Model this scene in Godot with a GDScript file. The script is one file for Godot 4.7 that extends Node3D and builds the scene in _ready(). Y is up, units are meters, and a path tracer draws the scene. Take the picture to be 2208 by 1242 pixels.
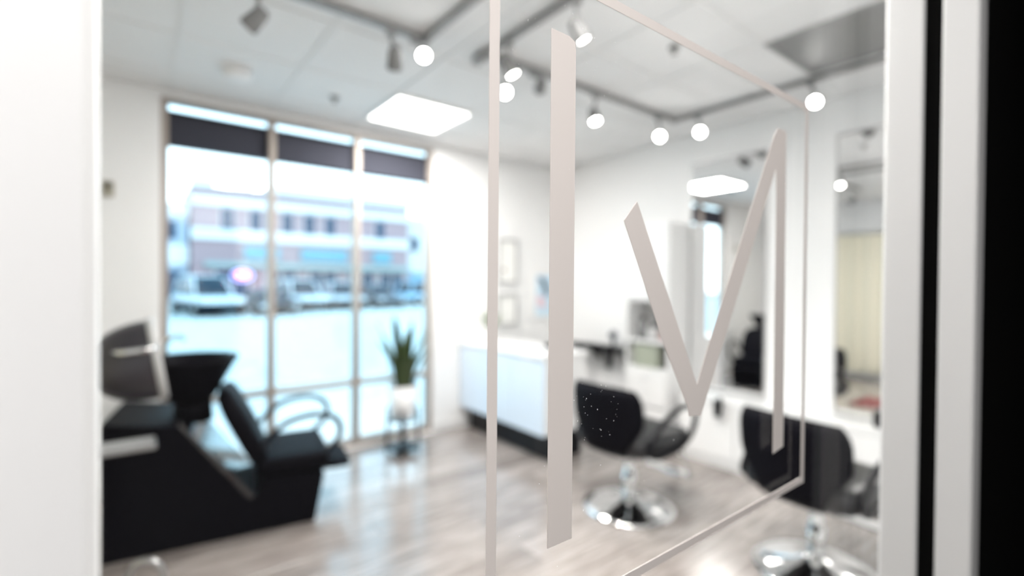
extends Node3D
# A hair salon seen through the lettered glass of its door. x runs along the glass to the right, y up, -z into the room.

var M := {}
var used := {}

# ---------------------------------------------------------------- helpers: shapes
func P(x: float, y: float, b: float) -> Vector3:
	return Vector3(x, y, -b)

func bx(c: Vector3, s: Vector3, bev := 0.004) -> PackedVector3Array:      # box with chamfered edges
	var h := s * 0.5
	var e: float = min(bev, min(h.x, min(h.y, h.z)) * 0.6)
	var t := PackedVector3Array()
	var v := func(sx, sy, sz, ax) -> Vector3:
		var p := Vector3(sx * h.x, sy * h.y, sz * h.z)
		if ax != 0: p.x -= sx * e
		if ax != 1: p.y -= sy * e
		if ax != 2: p.z -= sz * e
		return p + c
	var quad := func(a: Vector3, b: Vector3, d: Vector3, f: Vector3):
		var n := (b - a).cross(d - a)
		if n.dot((a + b + d + f) * 0.25 - c) > 0: t.append_array([a, b, d, a, d, f])
		else: t.append_array([a, d, b, a, f, d])
	for s1 in [-1, 1]:
		quad.call(v.call(s1, -1, -1, 0), v.call(s1, 1, -1, 0), v.call(s1, 1, 1, 0), v.call(s1, -1, 1, 0))
		quad.call(v.call(-1, s1, -1, 1), v.call(1, s1, -1, 1), v.call(1, s1, 1, 1), v.call(-1, s1, 1, 1))
		quad.call(v.call(-1, -1, s1, 2), v.call(1, -1, s1, 2), v.call(1, 1, s1, 2), v.call(-1, 1, s1, 2))
		for s2 in [-1, 1]:
			quad.call(v.call(s1, s2, -1, 0), v.call(s1, s2, 1, 0), v.call(s1, s2, 1, 1), v.call(s1, s2, -1, 1))
			quad.call(v.call(s1, -1, s2, 0), v.call(s1, 1, s2, 0), v.call(s1, 1, s2, 2), v.call(s1, -1, s2, 2))
			quad.call(v.call(-1, s1, s2, 1), v.call(1, s1, s2, 1), v.call(1, s1, s2, 2), v.call(-1, s1, s2, 2))
			for s3 in [-1, 1]:
				var a: Vector3 = v.call(s1, s2, s3, 0)
				var b: Vector3 = v.call(s1, s2, s3, 1)
				var d: Vector3 = v.call(s1, s2, s3, 2)
				if (b - a).cross(d - a).dot(a - c) > 0: t.append_array([a, b, d])
				else: t.append_array([a, d, b])
	return t

func span(x0: float, x1: float, y0: float, y1: float, b0: float, b1: float, bev := 0.004) -> PackedVector3Array:
	return bx(P((x0 + x1) / 2, (y0 + y1) / 2, (b0 + b1) / 2), Vector3(absf(x1 - x0), absf(y1 - y0), absf(b1 - b0)), bev)

func loft(rings: Array, capped := true) -> PackedVector3Array:            # skin over rings of equal count
	var t := PackedVector3Array()
	var n: int = rings[0].size()
	for i in rings.size() - 1:
		for j in n:
			var k := (j + 1) % n
			var a: Vector3 = rings[i][j]
			var b: Vector3 = rings[i][k]
			var c: Vector3 = rings[i + 1][k]
			var d: Vector3 = rings[i + 1][j]
			t.append_array([a, b, c, a, c, d])
	if capped:
		for e in [0, rings.size() - 1]:
			var m := Vector3.ZERO
			for p in rings[e]: m += p
			m /= n
			for j in n:
				var k := (j + 1) % n
				if e == 0: t.append_array([m, rings[e][k], rings[e][j]])
				else: t.append_array([m, rings[e][j], rings[e][k]])
	return t

func lathe(prof: Array, seg := 32, c := Vector3.ZERO) -> PackedVector3Array:   # prof: Vector2(radius, height)
	var rings := []
	for p in prof:
		var r := PackedVector3Array()
		for j in seg:
			var a := TAU * j / seg
			r.append(c + Vector3(maxf(p.x, 0.0004) * cos(a), p.y, maxf(p.x, 0.0004) * sin(a)))
		rings.append(r)
	return loft(rings)

func tube(path: Array, r: float, seg := 12, closed := false) -> PackedVector3Array:
	var rings := []
	var up := Vector3.ZERO
	var n := path.size()
	for i in n:
		var d: Vector3
		if closed: d = (path[(i + 1) % n] - path[(i + n - 1) % n]).normalized()
		else: d = (path[mini(i + 1, n - 1)] - path[maxi(i - 1, 0)]).normalized()
		if up == Vector3.ZERO: up = d.cross(Vector3(0.31, 0.77, 0.55)).normalized()
		up = (up - d * up.dot(d)).normalized()
		var side := d.cross(up)
		var ring := PackedVector3Array()
		for j in seg: ring.append(path[i] + (up * cos(TAU * j / seg) + side * sin(TAU * j / seg)) * r)
		rings.append(ring)
	if closed: rings.append(rings[0])
	return loft(rings, not closed)

func curve(pts: Array, steps := 8, closed := false) -> Array:             # Catmull-Rom through pts
	var out := []
	var n := pts.size()
	var last := n if closed else n - 1
	for i in last:
		var a: Vector3 = pts[(i + n - 1) % n] if closed else pts[maxi(i - 1, 0)]
		var b: Vector3 = pts[i]
		var c: Vector3 = pts[(i + 1) % n]
		var d: Vector3 = pts[(i + 2) % n] if closed else pts[mini(i + 2, n - 1)]
		for k in steps: out.append(b.cubic_interpolate(c, a, d, float(k) / steps))
	if not closed: out.append(pts[n - 1])
	return out

func prism(poly: Array, h: float, x: Transform3D) -> PackedVector3Array:  # polygon in x,y pushed along z by h
	var pp := PackedVector2Array(poly)
	var ids := Geometry2D.triangulate_polygon(pp)
	var t := PackedVector3Array()
	var cw := Geometry2D.is_polygon_clockwise(pp)
	for i in range(0, ids.size(), 3):
		var q := [pp[ids[i]], pp[ids[i + 1]], pp[ids[i + 2]]]
		if (q[1] - q[0]).cross(q[2] - q[0]) < 0: q = [q[0], q[2], q[1]]
		for p in [q[0], q[2], q[1]]: t.append(x * Vector3(p.x, p.y, 0))
		for p in q: t.append(x * Vector3(p.x, p.y, h))
	var n := pp.size()
	for i in n:
		var a := pp[i]
		var b := pp[(i + 1) % n]
		var area := 0.0
		for k in n: area += pp[k].cross(pp[(k + 1) % n])
		if area < 0: var s := a; a = b; b = s
		t.append_array([x * Vector3(a.x, a.y, 0), x * Vector3(b.x, b.y, 0), x * Vector3(b.x, b.y, h), x * Vector3(a.x, a.y, 0), x * Vector3(b.x, b.y, h), x * Vector3(a.x, a.y, h)])
	return t

func pad(c: Vector3, s: Vector3, e := 0.35, seg := 24) -> PackedVector3Array:   # cushion: a superellipsoid
	var rings := []
	var sg := func(v: float, p: float) -> float: return signf(v) * pow(absf(v), p)
	for i in range(1, 12):
		var v := -PI / 2 + PI * i / 12
		var ring := PackedVector3Array()
		for j in seg:
			var u := TAU * j / seg
			var cv: float = sg.call(cos(v), e)
			ring.append(c + Vector3(s.x / 2 * cv * sg.call(cos(u), e), s.y / 2 * sg.call(sin(v), e * 1.4), s.z / 2 * cv * sg.call(sin(u), e)))
		rings.append(ring)
	return loft(rings)

func mv(t: PackedVector3Array, x: Transform3D) -> PackedVector3Array:
	var o := PackedVector3Array()
	for p in t: o.append(x * p)
	return o

func mesh(pieces: Array) -> ArrayMesh:        # pieces: triangle lists, or [list, true] for smooth shading; each a closed shape
	var st := SurfaceTool.new()
	st.begin(Mesh.PRIMITIVE_TRIANGLES)
	var g := 1
	for q in pieces:
		var t: PackedVector3Array = q[0] if q is Array else q
		st.set_smooth_group(g if q is Array else -1)
		g += 1
		var o := t[0]
		var vol := 0.0
		for i in range(0, t.size(), 3): vol += (t[i] - o).dot((t[i + 1] - o).cross(t[i + 2] - o))
		for i in range(0, t.size(), 3):
			st.add_vertex(t[i])
			st.add_vertex(t[i + 2] if vol > 0 else t[i + 1])
			st.add_vertex(t[i + 1] if vol > 0 else t[i + 2])
	st.generate_normals()
	return st.commit()

# ---------------------------------------------------------------- helpers: objects
func numbered(called: String) -> String:
	var n: int = used.get(called, 0)
	used[called] = n + 1
	return called if n == 0 else "%s_%03d" % [called, n]

func thing(called: String, label: String, category: String, at := Vector3.ZERO, turn := 0.0, group := "", kind := "") -> Node3D:
	var o := Node3D.new()
	o.name = numbered(called)
	add_child(o)
	o.position = at
	o.rotation.y = turn
	tag(o, label, category, group, kind)
	return o

func tag(o: Node, label: String, category := "", group := "", kind := "") -> void:
	if label: o.set_meta("label", label)
	if category: o.set_meta("category", category)
	if group: o.set_meta("group", group)
	if kind: o.set_meta("kind", kind)

func part(called: String, pieces: Array, m: Material, parent: Node, label := "", kind := "") -> MeshInstance3D:
	return place(called, mesh(pieces), m, parent, label, kind)

func place(called: String, shape: Mesh, m: Material, parent: Node, label := "", kind := "") -> MeshInstance3D:
	var o := MeshInstance3D.new()
	o.mesh = shape
	o.material_override = m
	var key: String = str(parent.get_instance_id()) + called
	var n: int = used.get(key, 0)
	used[key] = n + 1
	o.name = called if n == 0 else "%s_%03d" % [called, n]
	parent.add_child(o, true)
	tag(o, label, "", "", kind)
	return o

func struct(called: String, pieces: Array, m: Material, label: String, category: String) -> MeshInstance3D:
	var o := MeshInstance3D.new()
	o.mesh = mesh(pieces)
	o.material_override = m
	o.name = called
	add_child(o)
	tag(o, label, category, "", "structure")
	return o

func mat(c: Color, rough := 0.6, metal := 0.0, spec := 0.5) -> StandardMaterial3D:
	var m := StandardMaterial3D.new()
	m.albedo_color = c
	m.roughness = rough
	m.metallic = metal
	m.metallic_specular = spec
	return m

func grey(v: float, rough := 0.6, metal := 0.0, spec := 0.5) -> StandardMaterial3D:
	return mat(Color(v, v, v), rough, metal, spec)

func glow(c: Color, e: float) -> StandardMaterial3D:
	var m := mat(Color(0.9, 0.9, 0.9), 0.5)
	m.emission_enabled = true
	m.emission = c
	m.emission_energy_multiplier = e
	return m

func glass(alpha := 0.002) -> StandardMaterial3D:
	var m := mat(Color(1, 1, 1, alpha), 0.0)
	m.transparency = BaseMaterial3D.TRANSPARENCY_ALPHA
	return m

func noisy(m: StandardMaterial3D, a: Color, b: Color, scale: Vector3, s: int, freq := 0.02, world := true) -> StandardMaterial3D:
	var n := FastNoiseLite.new()
	n.seed = s
	n.frequency = freq
	n.fractal_octaves = 4
	var r := Gradient.new()
	r.colors = PackedColorArray([a, b])
	r.offsets = PackedFloat32Array([0.25, 0.75])
	var t := NoiseTexture2D.new()
	t.width = 512
	t.height = 512
	t.seamless = true
	t.noise = n
	t.color_ramp = r
	m.albedo_color = Color.WHITE
	m.albedo_texture = t
	m.uv1_triplanar = true
	m.uv1_world_triplanar = world
	m.uv1_scale = scale
	return m

# ---------------------------------------------------------------- the scene
func _ready() -> void:
	setup()
	materials()
	room()
	ceiling_fittings()
	shop_window()
	outdoors()
	doorway()
	furniture()
	small_things()

func setup() -> void:
	var cam := Camera3D.new()
	cam.name = "camera"
	add_child(cam)
	cam.transform = Transform3D(Basis(Vector3(0.79141, 0.0076, 0.61124), Vector3(0.00005, 0.99992, -0.0125), Vector3(-0.61129, 0.00993, 0.79135)).orthonormalized(), Vector3(0, 1.4, 0))
	cam.fov = rad_to_deg(2.0 * atan(621.0 / 1050.0))
	cam.near = 0.02
	var lens := CameraAttributesPhysical.new()
	lens.frustum_focal_length = 12.0 * 1050.0 / 621.0
	lens.frustum_focus_distance = 0.405
	lens.frustum_near = 0.02
	lens.frustum_far = 400.0
	lens.exposure_aperture = 2.1
	cam.attributes = lens
	cam.current = true

	var env := Environment.new()
	env.background_mode = Environment.BG_SKY
	var sm := ProceduralSkyMaterial.new()
	sm.sky_top_color = Color(0.40, 0.585, 0.68)
	sm.sky_horizon_color = Color(0.90, 0.98, 1.0)
	sm.sky_curve = 0.18
	sm.ground_bottom_color = Color(0.5, 0.52, 0.55)
	sm.ground_horizon_color = Color(0.86, 0.93, 0.97)
	sm.sky_energy_multiplier = 1.0
	sm.ground_energy_multiplier = 1.0
	var sky := Sky.new()
	sky.sky_material = sm
	env.sky = sky
	env.background_energy_multiplier = 4.5
	env.tonemap_mode = Environment.TONE_MAPPER_LINEAR
	env.tonemap_exposure = 1.32
	env.sdfgi_enabled = true
	env.ssao_enabled = true
	env.ssil_enabled = true
	var we := WorldEnvironment.new()
	we.name = "world_environment"
	we.environment = env
	add_child(we)

	area(P(1.705, 2.655, 3.385), Vector2(0.56, 0.56), 5.0, Color(1.0, 0.99, 0.97))        # the ceiling panel over the window
	area(P(1.095, 2.655, 0.945), Vector2(0.56, 0.56), 4.6, Color(1.0, 0.99, 0.97))        # unseen second panel, added to brighten the room
	area(P(-0.1, 2.55, -0.62), Vector2(0.6, 0.6), 3.3, Color(1.0, 0.99, 0.985))           # the corridor's ceiling panel

func area(at: Vector3, size: Vector2, energy: float, c: Color) -> void:
	var l := AreaLight3D.new()
	l.name = "panel_light"
	l.area_size = size
	l.light_energy = energy
	l.light_color = c
	l.shadow_enabled = true
	l.area_range = 12.0
	l.position = at
	l.rotation.x = -PI / 2
	add_child(l, true)

func materials() -> void:
	M.wall = grey(0.93, 0.75)
	M.ceil = grey(0.90, 0.85)
	M.grid = grey(0.89, 0.7)
	M.white = grey(0.92, 0.35)
	M.gloss = grey(0.93, 0.22)
	M.black = grey(0.012, 0.9, 0, 0.2)
	M.vinyl = mat(Color(0.035, 0.033, 0.055), 0.5, 0, 0.13)
	M.leather = mat(Color(0.05, 0.05, 0.065), 0.13, 0, 0.71)
	M.leather.clearcoat_enabled = true
	M.leather.clearcoat = 1.0
	M.leather.clearcoat_roughness = 0.08
	M.plastic = mat(Color(0.06, 0.06, 0.075), 0.35, 0, 0.25)
	M.chrome = grey(0.88, 0.08, 1.0)
	M.satin = grey(0.72, 0.32, 1.0)
	M.track = grey(0.58, 0.45, 0.3)
	M.alu = mat(Color(0.64, 0.60, 0.57), 0.5, 0.2)
	M.stile = grey(0.79, 0.5)
	M.pane = glass()
	M.door_pane = glass()
	M.door_pane.metallic_specular = 0.2
	M.mirror = grey(0.95, 0.01, 1.0)
	M.dark = mat(Color(0.235, 0.24, 0.275), 0.75, 0, 0.2)
	M.can = grey(0.46, 0.45, 0, 0.3)
	M.seat = mat(Color(0.07, 0.07, 0.085), 0.33, 0, 0.5)
	M.bulb = glow(Color(1, 0.99, 0.97), 26.0)
	M.panel = glow(Color(1, 0.99, 0.97), 4.0)
	M.base = grey(0.86, 0.45)
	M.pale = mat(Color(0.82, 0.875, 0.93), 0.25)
	M.decal = mat(Color(0.83, 0.802, 0.785), 0.6)

func skirting(side: String, pieces: Array, label: String) -> void:
	struct("baseboard_" + side, pieces, M.base, label, "baseboard")

func room() -> void:
	# floor: a slab with long planks laid along x, each plank a piece of its own
	var fl := struct("floor", [span(-1.45, 3.95, -0.16, -0.012, 0.0, 4.18), span(-1.7, 2.4, -0.16, 0.0, -1.6, -0.002)], grey(0.25), "greyish beige wood plank floor of the salon", "floor")
	var tones := []
	var rng := RandomNumberGenerator.new()
	rng.seed = 7
	for i in 6:
		var m := mat(Color.WHITE, 0.2, 0, 0.55)
		var k: float = [0.0, 0.025, -0.03, -0.065, 0.04, -0.015][i]
		m.clearcoat_enabled = true
		m.clearcoat = 0.6
		m.clearcoat_roughness = 0.2
		noisy(m, Color(0.52 + k, 0.485 + k, 0.465 + k), Color(0.635 + k, 0.605 + k, 0.59 + k), Vector3(0.45, 1.0, 5.0), 11 + i, 0.010)
		m.uv1_offset = Vector3(0.13 * i, 0, 0.37 * i)
		tones.append(m)
	var wide := 0.182
	var shapes := {}
	var row := 0
	var b := 0.01
	while b < 4.02:
		var b1: float = minf(b + wide, 4.03)
		var x := -1.3 - rng.randf() * 1.1
		while x < 3.78:
			var x0 := maxf(x, -1.3)
			var x1 := minf(x + 1.22, 3.78)
			if x1 - x0 > 0.03:
				var key := "%.3f %.3f" % [x1 - x0, b1 - b]
				if not shapes.has(key): shapes[key] = mesh([bx(Vector3.ZERO, Vector3(x1 - x0 - 0.0016, 0.012, b1 - b - 0.0016), 0.0012)])
				place("plank", shapes[key], tones[rng.randi() % 6], fl).position = P((x0 + x1) / 2, -0.006, (b + b1) / 2)
			x += 1.22
		b += wide
		row += 1
	# walls
	struct("wall_window", [span(-1.45, 0.13, -0.1, 2.72, 4.03, 4.18), span(2.19, 3.95, -0.1, 2.72, 4.03, 4.18), span(0.13, 2.19, 2.64, 2.72, 4.03, 4.18, 0.001), span(0.13, 2.19, -0.1, 0.012, 4.03, 4.18, 0.001)], M.wall, "white wall round the tall shop window", "wall")
	struct("wall_right", [span(3.78, 3.95, -0.1, 2.72, 0.18, 4.03)], M.wall, "white wall behind the mirrors and tall shelf", "wall")
	struct("wall_left", [span(-1.45, -1.3, -0.1, 2.72, 0.3, 4.03)], M.wall, "white side wall behind the hood dryer, seen in the mirrors", "wall")
	struct("wall_front", [span(-1.45, -0.1, -0.1, 2.72, 0.19, 0.3), span(1.2, 3.78, -0.1, 2.72, 0.19, 0.3), span(-0.1, 1.2, 2.12, 2.72, 0.19, 0.3)], M.wall, "partition wall that holds the glass door", "wall")
	skirting("window", [span(2.2, 3.77, 0.0, 0.09, 4.016, 4.03), span(-1.29, 0.12, 0.0, 0.09, 4.016, 4.03)], "low white skirting under the window wall")
	skirting("right", [span(3.766, 3.78, 0.0, 0.09, 2.9, 4.01)], "low white skirting along the mirror wall")
	# corridor on the camera's side of the glass
	struct("wall_corridor", [span(1.21, 2.4, -0.1, 2.72, 0.176, 0.189, 0.001), span(2.2, 2.4, -0.1, 2.72, -1.6, 0.175)], M.black, "black painted corridor wall to the right of the door", "wall")
	struct("wall_corridor_rear", [span(-1.7, 2.4, -0.1, 2.72, -1.75, -1.6), span(-1.7, -1.5, -0.1, 2.72, -1.6, 0.18)], M.black, "black painted corridor wall behind the viewer", "wall")
	struct("wall_corridor_near", [span(-1.5, -0.13, -0.1, 2.72, 0.176, 0.189, 0.001)], M.wall, "white corridor wall to the left of the door", "wall")
	# ceiling: slab, hung grid of bars and square tiles
	var ce := struct("ceiling", [span(-1.7, 3.95, 2.74, 2.9, -1.75, 4.2), span(-1.7, 2.4, 2.6, 2.74, -1.75, 0.18)], M.ceil, "white suspended ceiling of square tiles in thin bars", "ceiling")
	var tile := mesh([bx(Vector3.ZERO, Vector3(0.597, 0.014, 0.597), 0.003)])
	var g := 0.61
	var bars := []
	for i in range(-3, 7):
		var x := 0.18 + g * i - 0.0
		if x > -1.3 and x < 3.78: bars.append(span(x - 0.011, x + 0.011, 2.674, 2.70, 0.31, 4.02, 0.001))
	for k in range(-4, 2):
		var bb := 3.08 + g * k
		if bb > 0.31: bars.append(span(-1.29, 3.77, 2.675, 2.70, bb - 0.011, bb + 0.011, 0.001))
	part("ceiling_bar", bars, M.grid, ce)
	for i in range(-3, 6):
		for k in range(-5, 2):
			var x0 := maxf(0.18 + g * i, -1.3)
			var x1 := minf(0.18 + g * (i + 1), 3.78)
			var b0 := maxf(3.08 + g * k, 0.3)
			var b1 := minf(3.08 + g * (k + 1), 4.03)
			if (i == 2 and k == 0) or (i == 1 and k == -4) or (i == 4 and k == -4): continue
			if x1 - x0 < 0.05 or b1 - b0 < 0.05: continue
			if x1 - x0 > 0.6 and b1 - b0 > 0.6: place("ceiling_tile", tile, M.ceil, ce).position = P((x0 + x1) / 2, 2.688, (b0 + b1) / 2)
			else: part("ceiling_tile", [span(x0 + 0.009, x1 - 0.009, 2.681, 2.695, b0 + 0.009, b1 - 0.009, 0.003)], M.ceil, ce)

func spot(at: Vector3, hang: Vector3, dir: Vector3, lit: bool, label: String, watt := 1.0) -> void:
	var t := thing("track_spotlight", label, "spotlight", hang, 0.0, "spotlights on the ceiling tracks")
	var l := at - hang
	dir = dir.normalized()
	var up := Vector3.UP if absf(dir.y) < 0.95 else Vector3.RIGHT
	var face := Transform3D(Basis.looking_at(dir, up), l) * Transform3D(Basis(Vector3.RIGHT, -PI / 2), Vector3.ZERO)   # lathe's +y becomes dir
	part("adapter", [bx(Vector3(0, -0.012, 0), Vector3(0.05, 0.024, 0.034), 0.004)], M.track, t)
	var back := face * Vector3(0, -0.05, 0)
	var joint := Vector3(back.x, minf(back.y + 0.055, -0.03), back.z)
	part("stem", [[tube([Vector3(0, -0.02, 0), Vector3(0, joint.y * 0.6, 0), joint, back], 0.009, 10), true]], M.track, t)
	var can := [Vector2(0, -0.095), Vector2(0.022, -0.093), Vector2(0.03, -0.075), Vector2(0.037, -0.01), Vector2(0.038, 0.008), Vector2(0.033, 0.01), Vector2(0.031, -0.002), Vector2(0, -0.004)]
	part("lamp_can", [[mv(lathe(can, 24), face), true]], M.can, t)
	var disc := [Vector2(0, -0.003), Vector2(0.029, -0.003), Vector2(0.03, 0.002), Vector2(0.02, 0.006), Vector2(0, 0.007)]
	part("lamp_lens", [[mv(lathe(disc, 24), face), true]], M.bulb if lit else M.gloss, t)
	if lit:
		var s := SpotLight3D.new()
		s.name = "beam"
		s.spot_angle = 40.0
		s.spot_angle_attenuation = 0.9
		s.spot_range = 12.0
		s.spot_attenuation = 2.0
		s.light_energy = watt
		s.light_size = 0.028
		s.light_color = Color(1, 0.99, 0.965)
		s.shadow_enabled = true
		s.transform = Transform3D(Basis.looking_at(dir, up), l + dir * 0.014)
		t.add_child(s)

func ceiling_fittings() -> void:
	var t: Node3D
	for s in [[1.705, 3.385, "bright square ceiling panel light near the shop window"], [1.095, 0.945, "unseen square ceiling panel light just inside the glass door, added to brighten the room"]]:  # second entry is out of view, added to brighten the room
		t = thing("ceiling_panel_light", s[2], "ceiling light", P(s[0], 2.674, s[1]))
		part("frame", [bx(Vector3(0, 0, 0.295), Vector3(0.61, 0.03, 0.02)), bx(Vector3(0, 0, -0.295), Vector3(0.61, 0.03, 0.02)), bx(Vector3(0.295, 0, 0), Vector3(0.02, 0.03, 0.57)), bx(Vector3(-0.295, 0, 0), Vector3(0.02, 0.03, 0.57))], M.white, t)
		part("diffuser", [bx(Vector3(0, 0.0, 0), Vector3(0.572, 0.012, 0.572), 0.002)], M.panel, t)
	t = thing("corridor_panel_light", "square ceiling panel light of the corridor outside the door", "ceiling light", P(-0.1, 2.585, -0.62))
	part("frame", [bx(Vector3(0, 0, 0.31), Vector3(0.64, 0.03, 0.02)), bx(Vector3(0, 0, -0.31), Vector3(0.64, 0.03, 0.02)), bx(Vector3(0.31, 0, 0), Vector3(0.02, 0.03, 0.6)), bx(Vector3(-0.31, 0, 0), Vector3(0.02, 0.03, 0.6))], M.white, t)
	part("diffuser", [bx(Vector3(0, 0.0, 0), Vector3(0.6, 0.012, 0.6), 0.002)], M.panel, t)
	# tracks
	var a := thing("ceiling_track", "grey L-shaped lighting track left of the framed lettering", "lighting track", P(1.19, 2.66, 2.29))
	part("rail", [bx(Vector3(-0.58, 0, 0), Vector3(1.16, 0.028, 0.036), 0.003)], M.track, a)
	part("rail", [bx(Vector3(0, 0, 0.83), Vector3(0.036, 0.028, 1.62), 0.003)], M.track, a)
	part("corner_joint", [bx(Vector3(0, -0.001, 0), Vector3(0.042, 0.032, 0.042), 0.004)], M.track, a)
	part("end_cap", [bx(Vector3(-1.165, 0, 0), Vector3(0.012, 0.032, 0.04), 0.003)], M.track, a)
	part("end_cap", [bx(Vector3(0, 0, 1.645), Vector3(0.04, 0.032, 0.012), 0.003)], M.track, a)
	a = thing("ceiling_track", "grey U-shaped lighting track in front of the mirrors", "lighting track", P(1.525, 2.66, 2.22))
	part("rail", [bx(Vector3(0.877, 0, 0), Vector3(1.72, 0.028, 0.036), 0.003)], M.track, a)
	part("rail", [bx(Vector3(0, 0, 0.78), Vector3(0.036, 0.028, 1.52), 0.003)], M.track, a)
	part("rail", [bx(Vector3(1.755, 0, 0.78), Vector3(0.036, 0.028, 1.52), 0.003)], M.track, a)
	part("corner_joint", [bx(Vector3(0, -0.001, 0), Vector3(0.042, 0.032, 0.042), 0.004)], M.track, a)
	part("corner_joint", [bx(Vector3(1.755, -0.001, 0), Vector3(0.042, 0.032, 0.042), 0.004)], M.track, a)
	part("feed_box", [bx(Vector3(-0.01, -0.012, -0.05), Vector3(0.05, 0.05, 0.1), 0.006)], M.track, a)
	part("end_cap", [bx(Vector3(0, 0, 1.545), Vector3(0.04, 0.032, 0.012), 0.003)], M.track, a)
	part("end_cap", [bx(Vector3(1.755, 0, 1.545), Vector3(0.04, 0.032, 0.012), 0.003)], M.track, a)
	var cam := Vector3(0, 0.75, 0)
	var y := 2.646
	spot(P(0.37, 2.455, 2.27), P(0.41, y, 2.29), Vector3(-0.5, -0.6, -0.5), false, "unlit grey spotlight on the track above the wash chair, next to the left jamb")
	spot(P(1.01, 2.465, 2.27), P(1.0, y, 2.29), Vector3(0.25, -0.55, -0.6), false, "unlit grey spotlight beside the glowing one at the track corner")
	spot(P(1.17, 2.565, 2.27), P(1.13, y, 2.29), cam - P(1.17, 2.565, 2.27), true, "round glowing spotlight at the corner of the L-shaped track")
	spot(P(1.54, 2.48, 2.0), P(1.525, y, 2.02), Vector3(0.35, -0.85, 0.25), true, "tilted glowing spotlight just right of the frame's upright line", 1.0)
	spot(P(1.655, 2.48, 2.22), P(1.62, y, 2.22), Vector3(-0.3, -0.55, 0.6), true, "lower of two glowing spotlights beside the frame's upright line")
	spot(P(1.54, 2.465, 1.5), P(1.525, y, 1.53), Vector3(0.45, -0.8, 0.2), true, "tilted glowing spotlight at the top of the lettering's long bar")
	spot(P(1.93, 2.575, 2.24), P(1.86, y, 2.22), Vector3(0.55, -0.1, -0.8), false, "unlit grey spotlight turned away, left of the lettering's long bar")
	spot(P(2.4, 2.475, 2.22), P(2.4, y, 2.22), Vector3(-0.1, -0.85, 0.4), true, "downturned glowing spotlight hanging right of the lettering's long bar")
	spot(P(3.1, 2.505, 2.22), P(3.08, y, 2.22), cam - P(3.1, 2.505, 2.22), true, "round glowing spotlight left of the U-shaped track's mirror side corner")
	spot(P(3.28, 2.52, 2.0), P(3.28, y, 2.02), cam - P(3.28, 2.52, 2.0), true, "round glowing spotlight above the first mirror")
	spot(P(3.28, 2.52, 1.235), P(3.28, y, 1.26), cam - P(3.28, 2.52, 1.235), true, "large round glowing spotlight above the second mirror")
	# vent, detector, sprinklers
	t = thing("ceiling_vent", "plain grey square vent panel in the ceiling near the mirrors", "vent", P(2.925, 2.68, 0.945))
	var vm := grey(0.50, 0.45, 0.1)
	part("vent_plate", [bx(Vector3.ZERO, Vector3(0.54, 0.012, 0.54), 0.004)], vm, t)
	part("vent_frame", [bx(Vector3(0, -0.004, 0.285), Vector3(0.6, 0.016, 0.03)), bx(Vector3(0, -0.004, -0.285), Vector3(0.6, 0.016, 0.03)), bx(Vector3(0.285, -0.004, 0), Vector3(0.03, 0.016, 0.54)), bx(Vector3(-0.285, -0.004, 0), Vector3(0.03, 0.016, 0.54))], grey(0.56, 0.4), t)
	t = thing("smoke_detector", "round white smoke detector on the ceiling before the window", "smoke detector", P(0.485, 2.681, 3.36))
	part("base", [[lathe([Vector2(0, 0), Vector2(0.085, 0), Vector2(0.085, -0.015), Vector2(0, -0.015)]), true]], M.white, t)
	part("cover", [[lathe([Vector2(0, -0.014), Vector2(0.08, -0.014), Vector2(0.076, -0.05), Vector2(0.05, -0.065), Vector2(0, -0.068)]), true]], M.white, t)
	for s in [[1.09, 3.44, "small grey sprinkler head on the ceiling left of the panel light"], [2.3, 1.56, "small grey sprinkler head on the ceiling inside the lettering frame"]]:
		t = thing("sprinkler_head", s[2], "sprinkler", P(s[0], 2.681, s[1]), 0.0, "ceiling sprinklers")
		part("rose", [[lathe([Vector2(0, 0), Vector2(0.032, 0), Vector2(0.03, -0.008), Vector2(0, -0.01)]), true]], M.can, t)
		part("stem", [[lathe([Vector2(0, -0.008), Vector2(0.009, -0.008), Vector2(0.008, -0.035), Vector2(0, -0.035)], 16), true]], M.can, t)
		part("deflector", [[lathe([Vector2(0, -0.034), Vector2(0.018, -0.034), Vector2(0.018, -0.037), Vector2(0, -0.038)], 20), true]], M.can, t)

func shop_window() -> void:
	var w := Node3D.new()
	w.name = "window_1"
	add_child(w)
	tag(w, "tall three bay shop window with dark upper panels facing the car park", "window", "", "structure")
	var b0 := 4.05
	var b1 := 4.14
	part("window_frame", [span(0.13, 0.175, 0.012, 2.64, b0, b1), span(2.145, 2.19, 0.012, 2.64, b0, b1), span(0.175, 2.145, 2.615, 2.64, b0, b1), span(0.175, 2.145, 0.012, 0.07, b0, b1)], M.alu, w)
	for x in [0.82, 1.48]: part("mullion", [span(x - 0.024, x + 0.024, 0.07, 2.615, b0 - 0.012, b1, 0.006)], M.alu, w)
	var bays := [[0.175, 0.796], [0.844, 1.456], [1.504, 2.145]]
	for s in bays:
		part("rail", [span(s[0], s[1], 0.525, 0.57, b0, b1)], M.alu, w)
		part("rail", [span(s[0], s[1], 2.325, 2.345, b0, b1)], M.dark, w)
		part("rail", [span(s[0], s[1], 2.545, 2.56, b0, b1)], M.dark, w)
		part("dark_panel", [span(s[0], s[1], 2.345, 2.545, 4.088, 4.108)], M.dark, w, "dark grey panel under the top pane")
		for yy in [[0.07, 0.525], [0.57, 2.325], [2.56, 2.615]]:
			part("pane", [span(s[0], s[1], yy[0], yy[1], 4.096, 4.102, 0.0005)], M.pane, w)

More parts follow.
